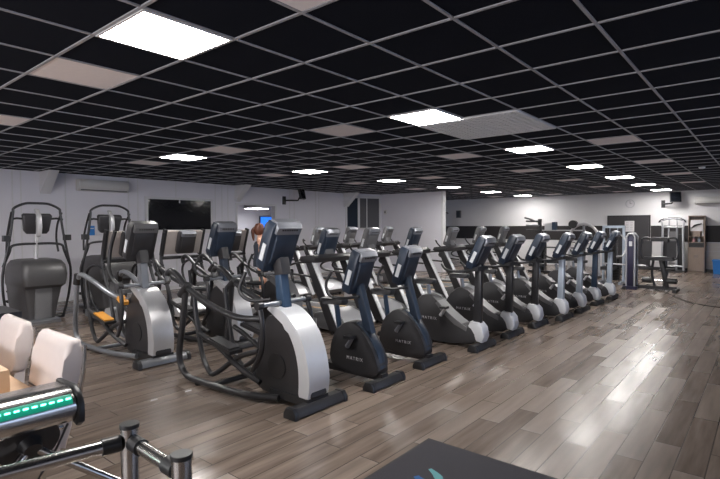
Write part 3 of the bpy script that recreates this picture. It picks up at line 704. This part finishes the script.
def cable_station():
    t = thing('cable_station', 'silver double cable station with black weight stacks, left of the wooden shelf unit', 'weight machine', (20.25, 2.62, 0))
    m = MB()
    for sg in (-1, 1):
        m.tube([(-.05, sg*.33, .03), (-.05, sg*.31, 1.0), (-.05, sg*.30, 1.55), (-.05, sg*.36, 1.80)], .035, seg=10)
        m.tube([(-.02, sg*.12, .03), (-.02, sg*.12, 1.88)], .028, seg=10)
    m.tube([(-.05, -.36, 1.80), (-.05, -.15, 1.90), (-.05, .15, 1.90), (-.05, .36, 1.80)], .03, 4, seg=10)
    m.tube([(-.06, -.33, 1.55), (-.06, .33, 1.55)], .03, seg=10); m.tube([(-.06, -.33, .2), (-.06, .33, .2)], .03, seg=10)
    m.build('frame', 'silver', t)
    MB().b2((-.25, -.38, 0), (.3, .38, .06), .01).build('base', 'dark', t)
    for sg in (-1, 1):
        w_ = MB(); w_.b2((.02, sg*.22-.08, .08), (.22, sg*.22+.08, 1.3), .01); w_.build('weight_stack', 'mesh', t)
        MB().tube([(-.12, sg*.36, 1.75), (-.2, sg*.40, 1.72), (-.25, sg*.34, 1.80), (-.2, sg*.25, 1.84)], .016, 4).build('pull_handle', 'black', t)
    m = MB(); m.tube([(-.15, 0, 1.84), (-.15, .16, 1.82), (-.15, .3, 1.78)], .02, 3); m.tube([(-.15, 0, 1.84), (-.15, -.16, 1.82), (-.15, -.3, 1.78)], .02, 3); m.build('chin_bar', 'tubegrey', t)
    MB().b2((-.10, -.10, .9), (-.06, .10, 1.4), .005).build('panel', 'grey', t)
    return t
cable_station()
def pulldown():
    t = thing('pulldown_machine', 'dark pulldown tower with several bars, standing before the black wall band', 'weight machine', (17.2, 6.15, 0))
    m = MB(); m.b2((-.05, -.05, 0), (.05, .05, 1.85), .01); m.b2((-.6, -.05, 0), (.3, .05, .08), .01); m.b2((-.06, -.4, 0), (.06, .4, .07), .01); m.build('frame', 'tube', t)
    for k, z in enumerate((1.45, 1.62, 1.76)): MB().tube([(-.05, .0, z), (-.1, .45, z+.02)], .028, seg=10).build('arm_bar', ['dark', 'tubegrey', 'dark'][k], t)
    MB().tube([(-.1, .5, 1.9), (-.1, .3, 1.84), (-.1, .12, 1.76)], .03, 3).build('grip_bar', 'grey', t)
    MB().b2((.06, -.13, .08), (.22, .13, 1.3), .01).build('weight_stack', 'mesh', t)
    MB().box((-.4, 0, .5), (.35, .3, .08), .025).build('seat_pad', 'black', t)
    MB().b2((-.43, -.03, .06), (-.37, .03, .47)).build('seat_post', 'tube', t)
pulldown()
def rack():
    t = thing('equipment_rack', 'silver-topped low equipment rack between the far bikes and the black wall band', 'rack', (19.6, 6.1, 0))
    MB().b2((-.2, -.75, 1.41), (.2, .75, 1.45), .005).build('top_shelf', 'silver', t)
    MB().b2((-.2, -.75, .75), (.2, .75, .79), .005).build('lower_shelf', 'dark', t)
    for x in (-.17, .17):
        for y in (-.72, .72): MB().b2((x-.02, y-.02, 0), (x+.02, y+.02, 1.41)).build('leg', 'dark', t)
rack()
b = thing('storage_box', 'pale green box with teal side on top of the equipment rack', 'box', (19.5, 6.5, 1.45))
MB().b2((-.12, -.02, 0), (.12, .25, .24), .01).build('carton', 'sticker', b); MB().b2((-.12, -.16, 0), (.12, -.03, .30), .01).build('folder', 'post_navy', b)
# punching bag seen just right of the partition edge
t = thing('punching_bag', 'dark hanging punching bag on a curved bracket, just right of the partition edge', 'punching bag', (20.3, 11.75, 0))
MB().tube([(.45, 0, 2.2), (.2, 0, 2.24), (0, 0, 2.12), (0, 0, 1.95)], .03, 4).build('bracket', 'black', t)
MB().lathe([(.03, 1.95), (.10, 1.9), (.14, 1.8), (.14, .95), (.10, .88)]).build('bag', 'black', t)

# ---------------------------------------------------------------- wall and shelf items at the far end
t = thing('shelf_unit', 'tall brown wooden shelf unit with cupboard doors against the back wall', 'shelf', (20.56, 1.95, 0))
m = MB(); m.b2((-.2, -.24, 0), (.2, -.215, 1.94)); m.b2((-.2, .215, 0), (.2, .24, 1.94)); m.b2((-.2, -.215, 1.915), (.2, .215, 1.94)); m.b2((.17, -.215, .02), (.2, .215, 1.915)); m.b2((-.2, -.215, .0), (.17, .215, .04))
m.build('carcass', 'shelfwood', t)
for z in (.86, 1.02, 1.22): MB().b2((-.2, -.215, z), (.17, .215, z+.022)).build('shelf_board', 'shelfwood' if z > .9 else 'black', t)
for sg in (-1, 1):
    dd = MB().b2((-.22, .004 if sg > 0 else -.213, .05), (-.2, .213 if sg > 0 else -.004, .85), .003).build('cupboard_door', 'shelfwood', t)
    MB().b2((-.235, sg*.03-.006, .5), (-.22, sg*.03+.006, .6), .002).build('door_handle', 'chrome', dd)
MB().b2((-.205, -.215, .885), (-.19, .215, 1.02)).build('drawer_front', 'black', t)
MB().b2((.12, -.2, 1.26), (.168, .2, 1.9)).build('backing_panel', 'shelfwood', t)
p = thing('picture', 'white picture with a dark sweeping stroke on the top of the shelf unit', 'picture', (20.40, 1.95, 1.244))
MB().box((0, 0, .36), (.015, .36, .38), .003, (0, 0, 0)).build('board', 'paper', p)
MB().tube([(-.01, .14, .28), (-.01, .05, .36), (-.01, -.14, .42)], [.012, .03, .02], 4).build('dark_stroke', 'band', p)
MB().b2((-.02, -.1, 0), (.05, .1, .17), .004).build('stand', 'shelfwood', p)
def bottle(label, loc, r, h, k, grp=None):
    t = thing('bottle', label, 'bottle', loc, 0, grp)
    MB().lathe([(r, 0), (r, h*.65), (r*.4, h*.82), (r*.4, h*.9)], seg=12).build('body', k, t); MB().lathe([(r*.5, h*.9), (r*.5, h)], seg=10).build('cap', 'frame', t)
bottle('white bottle on the middle shelf of the wooden unit below the picture', (20.46, 1.78, 1.245), .035, .24, 'paper')
bottle('pink bottle on the shelf above the black drawer', (20.46, 2.03, 1.042), .045, .15, 'pink'); bottle('pale blue bottle on the shelf above the black drawer', (20.46, 1.88, 1.042), .045, .16, 'post_silver')
t = thing('storage_bin', 'bright blue plastic bin on the floor at the right edge by the wall', 'bin', (20.35, 1.17, 0))
m = MB(); m.box((0, 0, .21), (.46, .55, .42), .04, taper=(1.1, 1.1)); m.build('tub', 'blue', t); MB().box((0, 0, .44), (.53, .63, .05), .02).build('lid', 'blue', t)
for z in (.2,): MB().box((-.255, 0, .3), (.03, .18, .05), .01).build('grip', 'blue', t)
t = thing('wall_clock', 'round pale wall clock above the dark double door', 'clock', (XB, 4.07, 2.42))
R = Matrix.Rotation(-PI/2, 4, 'Y')
m = MB().lathe([(.155, 0), (.155, .03), (.135, .04), (.13, .025)], seg=32); m.b.transform(R); m.build('rim', 'silver', t)
m = MB().lathe([(.132, .0), (.132, .026)], seg=32); m.b.transform(R); m.build('dial', 'paper', t)
MB().b2((-.032, -.005, 0), (-.028, .005, .10)).build('hand', 'black', t); MB().b2((-.035, -.07, -.005), (-.031, 0, .005)).build('hand', 'black', t)
t = thing('notice_sheet', 'white printed notice sheet stuck on the dark double door', 'notice', (XB-.078, 4.07, 1.58))
MB().b2((-.003, -.16, -.2), (0, .16, .2)).build('sheet', 'paper', t)
m = MB()
for k in range(5):
    for yy in (-.07, .07): m.b2((-.005, yy-.045, .13-k*.06), (-.003, yy+.045, .138-k*.06))
m.build('printed_lines', 'grey', t)
def wall_ac(name, label, loc, rz, ln, h=.28, d=.2):
    t = thing(name, label, 'air conditioner', loc, rz)
    m = MB(); m.prof([(0, 0), (-d*.75, 0), (-d, h*.25), (-d, h*.8), (-d*.8, h), (0, h)], -ln/2, ln/2, .012); b = m.build('casing', 'greycream', t)
    m = MB(); m.b2((-ln*.46, -d*.98, h*.03), (ln*.46, -d*.55, h*.10)); m.build('air_outlet', 'dark', b)
    m = MB(); m.box((0, -d*.93, h*.12), (ln*.9, .012, .05), .003, (.6, 0, 0)); m.build('flap', 'greycream', b)
wall_ac('air_conditioner', 'long white air conditioner high on the left wall beside the roof bracket', (5.12, YA, 2.46), 0, 1.12, .26)
wall_ac('air_conditioner', 'long cream air conditioner high on the back wall at the right edge', (XB, 1.2, 2.34), -PI/2, 1.7, .24)
def tv(label, loc, rz):
    t = thing('wall_screen', label, 'screen', loc, rz)
    MB().box((0, -.02, 0), (.12, .04, .26), .01).build('wall_plate', 'black', t)
    MB().tube([(0, -.04, 0), (.12, -.22, .0), (.30, -.34, 0), (.36, -.36, .1)], .025, seg=8).build('bracket_arm', 'black', t)
    R = Matrix.Rotation(.35, 3, 'Z') @ Matrix.Rotation(-.2, 3, 'X')
    m = MB().box((0, 0, 0), (.34, .07, .36), .012)
    for v in m.b.verts: v.co = Vector((.42, -.40, .22))+R @ v.co
    s_ = m.build('screen_housing', 'black', t)
    m = MB().box((0, -.037, 0), (.30, .01, .31), .002)
    for v in m.b.verts: v.co = Vector((.42, -.40, .22))+R @ v.co
    m.build('screen', 'screen', s_)
tv('small dark screen on a swivel arm high on the left wall right of the opening', (10.75, YA, 2.46), 0)
tv('small dark screen on a swivel arm high on the back wall right of the door', (XB, 3.0, 2.38), -PI/2)
t = thing('wall_switch', 'small pale switch box on the white partition', 'switch', (15.2, 11.3, 2.15)); MB().b2((-.03, -.06, -.08), (0, .06, .08), .006).build('plate', 'greycream', t); MB().b2((-.036, -.03, -.03), (-.03, .03, .03), .002).build('button', 'grey', t)
t = thing('wall_speaker', 'small grey speaker box high on the back wall near the partition', 'speaker', (XB, 11.2, 2.15)); MB().b2((-.08, -.11, -.17), (0, .11, .17), .01).build('box', 'grey', t); MB().b2((-.09, -.08, -.14), (-.08, .08, .14), .002).build('grille', 'dark', t)
t = thing('wall_sign', 'small blue notice plate on the left wall between the two stair climbers', 'sign', (4.88, YA, 1.56))
MB().b2((-.07, -.012, -.11), (.07, 0, .11), .003).build('plate', 'blue', t); MB().b2((-.05, -.015, .04), (.05, -.012, .055)).build('printed_line', 'paper', t)
# side room contents
t = thing('blue_screen', 'bright blue screen glowing inside the side room behind the opening', 'screen', (12.62, 15.13, 1.78))
MB().b2((-.38, -.06, -.24), (.38, 0, .24), .01).build('housing', 'black', t); MB().b2((-.35, -.07, -.21), (.35, -.06, .21)).build('screen', 'bluescreen', t)
t = thing('side_cabinet', 'black cabinet standing inside the side room behind the opening', 'cabinet', (9.6, 14.2, 0))
MB().b2((-.75, -.3, 0), (.75, .3, 1.42), .01).build('carcass', 'black', t); MB().b2((-.70, -.315, .06), (-.02, -.3, 1.38), .004).build('door', 'dark', t); MB().b2((.02, -.315, .06), (.70, -.3, 1.38), .004).build('door', 'dark', t)

# ---------------------------------------------------------------- floor items
t = thing('floor_mat', 'dark grey entrance mat with a blue-green print lying on the floor', 'mat', (2.35, 1.15, 0))
MB().b2((-.92, -.87, 0), (.92, .87, .008), .003).build('rubber_edge', 'matedge', t); MB().b2((-.90, -.85, .006), (.90, .85, .012), .002).build('pile', 'mat', t)
m = MB(); m.tube([(.18, .34, .0125), (.28, .46, .0125), (.36, .62, .0125)], [.02, .045, .02], 4, seg=8)
for v in m.b.verts: v.co.z = .0125+(v.co.z-.0125)*.03
m.build('printed_mark', 'matblue', t)
m = MB(); m.tube([(.33, .42, .0128), (.44, .50, .0128), (.50, .60, .0128)], [.015, .03, .012], 4, seg=8); m.tube([(.24, .22, .0128), (.40, .34, .0128)], [.015, .02], seg=8)
for v in m.b.verts: v.co.z = .0128+(v.co.z-.0128)*.03
m.build('printed_swirl', 'cyan', t)
t = thing('power_cable', 'thin black cable curving across the floor at the right', 'cable', (13.5, 1.7, 0))
MB().tube([(.9, .5, .008), (.5, .28, .008), (.05, .08, .008), (-.5, -.15, .008), (-1.0, -.40, .008), (-1.35, -.75, .008), (-1.5, -1.3, .008), (-1.5, -2, .008)], .008, 6, seg=8).build('lead', 'rubber', t)
MB().box((.93, .52, .012), (.06, .035, .024), .006, (0, 0, .5)).build('plug', 'rubber', t)
t = thing('floor_box', 'dark square box with a glossy lid on the floor behind the white chairs', 'box', (1.66, 6.85, 0))
MB().b2((-.3, -.3, 0), (.2, .3, .62), .02).build('casing', 'dark', t); MB().b2((-.32, -.32, .62), (.22, .32, .70), .02).build('lid', 'black', t)
for k in range(2):
    pass
for k, (x, y) in enumerate(((2.36, 4.51), (2.71, 4.49))):
    t = thing('paper_scrap', ['small white paper scrap on the floor, left of two in front of the elliptical', 'small white paper scrap on the floor, right of two in front of the elliptical'][k], 'paper', (x, y, 0))
    MB().prof([(-.04, -.012), (.03, -.02), (.045, .008), (-.02, .015)], .001, .003, axis='Z').build('sheet', 'paper', t)

# ---------------------------------------------------------------- desk and chairs
t = thing('reception_desk', 'light wood reception desk with raised counter at the left edge', 'desk', (.5, 3.7, 0))
MB().b2((-.3, -.75, .71), (.46, 1.2, .75), .004).build('desktop', 'wood', t)
MB().b2((-.5, -.60, .75), (.33, 1.2, .90), .004).build('raised_counter', 'wood', t)
for y in (-.72, 1.12): MB().b2((-.28, y, 0), (.42, y+.04, .71), .004).build('side_panel', 'wood', t)
MB().b2((-.28, -.68, .08), (-.25, 1.12, .71), .004).build('modesty_panel', 'wood', t)
def chair(label, loc):
    t = thing('office_chair', label, 'chair', loc, 0, 'white leather office chairs at the desk')
    # faces -x
    m = MB(); m.box((0, 0, .48), (.50, .50, .10), .04, seg=3); m.build('seat', 'leather', t)
    # backrest with segmented cushions, profile in x-z extruded in y
    m = MB()
    m.prof([(.20, .50), (.235, .62), (.245, .76), (.285, .78), (.345, .77), (.33, .60), (.29, .48)], -.235, .235, .028, axis='Y', seg=3)
    low = m.build('backrest', 'leather', t)
    m = MB()
    m.prof([(.245, .76), (.27, .90), (.295, 1.02), (.33, 1.07), (.385, 1.06), (.39, .98), (.365, .85), (.345, .76)], -.245, .245, .03, axis='Y', seg=3, smooth=2); up_ = m.build('back_cushion', 'leather', low)
    MB().tube([(.243, -.22, .770), (.245, 0, .768), (.243, .22, .770)], .005, seg=6).build('seam', 'grey', low)
    MB().tube([(.36, -.24, .72), (.39, -.25, .9), (.40, -.245, 1.03)], .012, 3, seg=8).build('back_frame', 'chrome', t)
    for sg in (-1, 1):
        m = MB(); m.tube([(.26, sg*.26, .62), (.1, sg*.28, .64), (-.18, sg*.30, .63)], .014, 3, seg=8); m.tube([(-.18, sg*.30, .63), (-.20, sg*.29, .55), (-.12, sg*.25, .46)], .014, 3, seg=8); a = m.build('armrest', 'chrome', t)
        MB().box((-.02, sg*.29, .655), (.26, .055, .03), .012).build('arm_pad', 'leather', a)
    MB().cyl((0, 0, .12), (0, 0, .43), .028).build('gas_column', 'chrome', t)
    for k in range(5):
        a = 2*PI*k/5+.3; l_ = MB().tube([(0, 0, .13), (.29*math.cos(a), .29*math.sin(a), .085)], [.026, .016], seg=8).build('base_arm', 'chrome', t)
        MB().cyl((.29*math.cos(a)-.015*math.sin(a), .29*math.sin(a)+.015*math.cos(a), .03), (.29*math.cos(a)+.015*math.sin(a), .29*math.sin(a)-.015*math.cos(a), .03), .03, 12).build('caster', 'black', l_)
    return t
ch = chair('white leather office chair nearest the turnstile', (.76, 3.09, 0)); ch.scale = (.88, .95, .985)
c_ = copy_tree(ch); c_.location = (.77, 3.87, 0); c_['label'] = 'white leather office chair farther back, by the dark floor box'; c_.rotation_euler = (0, 0, -.03)

# ---------------------------------------------------------------- turnstile and rails
t = thing('turnstile', 'stainless steel tripod turnstile with green light strip at the lower left', 'turnstile', (0, 2.3, 0)); t.scale = (1, 1, 1.012); t.location.x = -.012
m = MB(); m.prof([(-.085, .845), (-.105, .868), (-.112, .905), (-.100, .940), (-.075, .955), (.12, .955), (.12, .845)], -1.0, .83, .003); hs = m.build('housing', 'chrome', t)
m = MB(); m.prof([(-.072, .957), (-.062, .968), (-.04, .975), (.10, .97), (.12, .955)], -1.0, .83, .003); m.build('top_cover', 'chrome', hs)
m = MB(); m.prof([(-.1115, .924), (-.103, .942), (-.080, .957), (-.076, .950), (-.10, .924)], -1.0, .815); st = m.build('light_strip', 'ledstrip', hs)
m = MB()
for k in range(60): m.box((.80-k*.030, -.1015, .9455), (.017, .005, .006), .001, (.75, 0, 0))
o = m.build('light_diodes', 'led', st)
m = MB(); m.prof([(-.115, .84), (-.12, .87), (-.115, .92), (-.085, .96), (-.04, .98), (.13, .975), (.13, .85), (-.02, .85), (-.085, .82)], .832, .86, .008); m.build('end_cap', 'black', hs)
m = MB(); m.prof([(-.075, .845), (.10, .45), (.14, .45), (.14, .845)], -1.0, .76, .004); m.b2((-1.0, .10, 0), (.66, .14, .46)); lo = m.build('lower_panel', 'chrome', t)
m = MB(); m.tube([(.80, -.09, .84), (.765, -.02, .70), (.72, .05, .58)], .005, 3); m.build('edge_seal', 'black', lo)
nrm = Vector((.0, -.90, -.40)).normalized(); HC = Vector((.672, -.045, .80))
m = MB(); m.tube([HC-nrm*.02, HC+nrm*.02], [.115, .108], seg=28); dsk = m.build('arm_disc', 'black', t)
m = MB(); m.tube([HC+nrm*.015, HC+nrm*.06], [.045, .032], seg=20); m.build('hub', 'black', dsk)
for v in ((.60, -.22, -.46), (-.55, -.15, -.55)):
    d_ = Vector(v).normalized(); s0 = HC+nrm*.03
    a = MB().tube([s0, s0+d_*.44], .017, seg=12).build('tripod_arm', 'chrome', t)
    MB().tube([s0+d_*.40, s0+d_*.43], .021, seg=12).build('arm_cap', 'black', a)
# railings
def post(label, loc, h):
    t = thing('barrier_post', label, 'barrier post', loc, 0, 'stainless barrier posts')
    MB().lathe([(.030, 0), (.030, h-.012)], seg=24).build('tube', 'chrome', t)
    MB().lathe([(.033, h-.012), (.033, h), (.031, h+.002)], seg=24).build('cap', 'black', t)
    MB().lathe([(.07, 0), (.07, .006), (.04, .012)], seg=24).build('floor_flange', 'chrome', t)
post('stainless barrier post where the two rails meet, left of the two posts', (.815, 1.73, 0), .965); post('stainless barrier post nearest the bottom edge, right of the two posts', (.805, 1.375, 0), .965)
def rail(label, p0, p1):
    p0, p1 = Vector(p0), Vector(p1); d_ = (p1-p0).normalized(); t = thing('barrier_rail', label, 'rail', (0, 0, 0)); t.location = p0
    MB().tube([d_*.032, p1-p0-d_*.032], .0225, seg=18).build('tube', 'chrome', t)
    MB().tube([d_*.031, d_*.09], .028, seg=18).build('end_sleeve', 'black', t); MB().tube([p1-p0-d_*.09, p1-p0-d_*.031], .028, seg=18).build('end_sleeve', 'black', t)
rail('long stainless horizontal rail running from the left edge to the corner barrier post', (-.9, 2.05, .905), (.815, 1.73, .905))
rail('short stainless rail joining the two barrier posts', (.815, 1.73, .905), (.806, 1.375, .905))

# ---------------------------------------------------------------- person
def person():
    t = thing('person', 'person with brown hair and bare arms standing between wall-side treadmills in front of the opening', 'person', (6.72, 8.28, 0), 1.0)
    # faces -y ; joints
    J = {'pel': (0, 0, .88), 'sp': (0, -.01, 1.05), 'ch': (0, 0, 1.24), 'nk': (0, .01, 1.40), 'nk2': (0, 0, 1.46), 'hd': (0, -.01, 1.54), 'hd2': (0, -.01, 1.62),
         'sL': (-.17, 0, 1.34), 'eL': (-.235, .03, 1.06), 'wL': (-.225, -.05, .82), 'hL': (-.22, -.07, .75), 'sR': (.17, 0, 1.34), 'eR': (.26, -.10, 1.10), 'wR': (.20, -.30, 1.02), 'hR': (.19, -.36, 1.02),
         'hiL': (-.09, 0, .84), 'kL': (-.10, -.02, .47), 'aL': (-.10, .03, .08), 'tL': (-.10, -.10, .03), 'hiR': (.09, 0, .84), 'kR': (.10, -.10, .49), 'aR': (.10, -.02, .08), 'tR': (.10, -.15, .03)}
    Rr = {'pel': .13, 'sp': .11, 'ch': .125, 'nk': .055, 'nk2': .052, 'hd': .085, 'hd2': .085, 's': .052, 'e': .038, 'w': .026, 'h': .03, 'hi': .085, 'k': .055, 'a': .038, 't': .032}
    E = [('pel', 'sp'), ('sp', 'ch'), ('ch', 'nk'), ('nk', 'nk2'), ('nk2', 'hd'), ('hd', 'hd2')]
    for s_ in 'LR': E += [('ch', 's'+s_), ('s'+s_, 'e'+s_), ('e'+s_, 'w'+s_), ('w'+s_, 'h'+s_), ('pel', 'hi'+s_), ('hi'+s_, 'k'+s_), ('k'+s_, 'a'+s_), ('a'+s_, 't'+s_)]
    names = list(J); V = [J[k] for k in names]; rad = [Rr.get(k) or Rr[k[:-1]] for k in names]; ed = [(names.index(a), names.index(b)) for a, b in E]
    for s_, sg in (('L', -1), ('R', 1)):       # five fingers per hand curled round the rail
        h = Vector(J['h'+s_]); hi = names.index('h'+s_)
        for k in range(4):
            b0 = len(V); o_ = Vector(((k-1.5)*.021, -.03, .004*(1.5-abs(k-1.5))))
            V += [h+o_, h+o_+Vector((0, -.035, -.01)), h+o_+Vector((0, -.045, -.04))] if s_ == 'R' else [h+Vector((0, (k-1.5)*.021, -.03)), h+Vector((.005, (k-1.5)*.022-.005, -.065)), h+Vector((.015, (k-1.5)*.021-.01, -.09))]; rad += [.010, .009, .008]; ed += [(hi, b0), (b0, b0+1), (b0+1, b0+2)]
        b0 = len(V); V += [h+Vector((-sg*.035, -.0, -.015)), h+Vector((-sg*.04, -.03, -.035))] if s_ == 'R' else [h+Vector((.01, -.035, .0)), h+Vector((.02, -.045, -.035))]; rad += [.011, .009]; ed += [(hi, b0), (b0, b0+1)]
    me = bpy.data.meshes.new('body'); me.from_pydata([tuple(v) for v in V], ed, []); o = bpy.data.objects.new('body', me); COL.objects.link(o); o.parent = t
    sk = o.modifiers.new('skin', 'SKIN'); sk.use_smooth_shade = True
    if not me.skin_vertices: 
        bpy.context.view_layer.objects.active = o
    for i, r in enumerate(rad): me.skin_vertices[0].data[i].radius = (r, r)
    me.skin_vertices[0].data[0].use_root = True
    sb = o.modifiers.new('sub', 'SUBSURF'); sb.levels = 1; sb.render_levels = 2
    me.materials.append(K['skin'])
    m = MB()
    m.lathe([(.02, 1.71), (.07, 1.70), (.098, 1.65), (.104, 1.58), (.096, 1.50), (.06, 1.46)], (0, .018, 0), 20); hr = m.build('hair', 'hair', t)
    MB().tube([(0, .10, 1.62), (.01, .15, 1.55), (.0, .14, 1.42), (0, .13, 1.34)], [.03, .035, .028, .012], 4).build('ponytail', 'hair', hr)
    f = MB(); 
    for sg in (-1, 1): f.box((sg*.035, -.096, 1.56), (.022, .01, .010), .003)
    f.build('eyes', 'black', t); MB().box((0, -.103, 1.53), (.022, .03, .035), .008, taper=(.5, .4)).build('nose', 'skin', t); MB().box((0, -.094, 1.495), (.042, .01, .010), .003).build('mouth', 'pink', t)
    m = MB(); 
    def ell(z, a, b, cy=0): return [(a*math.cos(2*PI*k/20), cy+b*math.sin(2*PI*k/20), z) for k in range(20)]
    m.loft([ell(1.0, .135, .125), ell(1.12, .14, .13), ell(1.24, .155, .14), ell(1.30, .14, .12), ell(1.33, .11, .09)]); m.build('tank_top', 'cloth', t)
    m = MB(); m.loft([ell(.80, .18, .15), ell(.92, .165, .15), ell(1.03, .14, .13)]); le = m.build('shorts', 'cloth', t)
    return t
person()
bpy.context.view_layer.update()
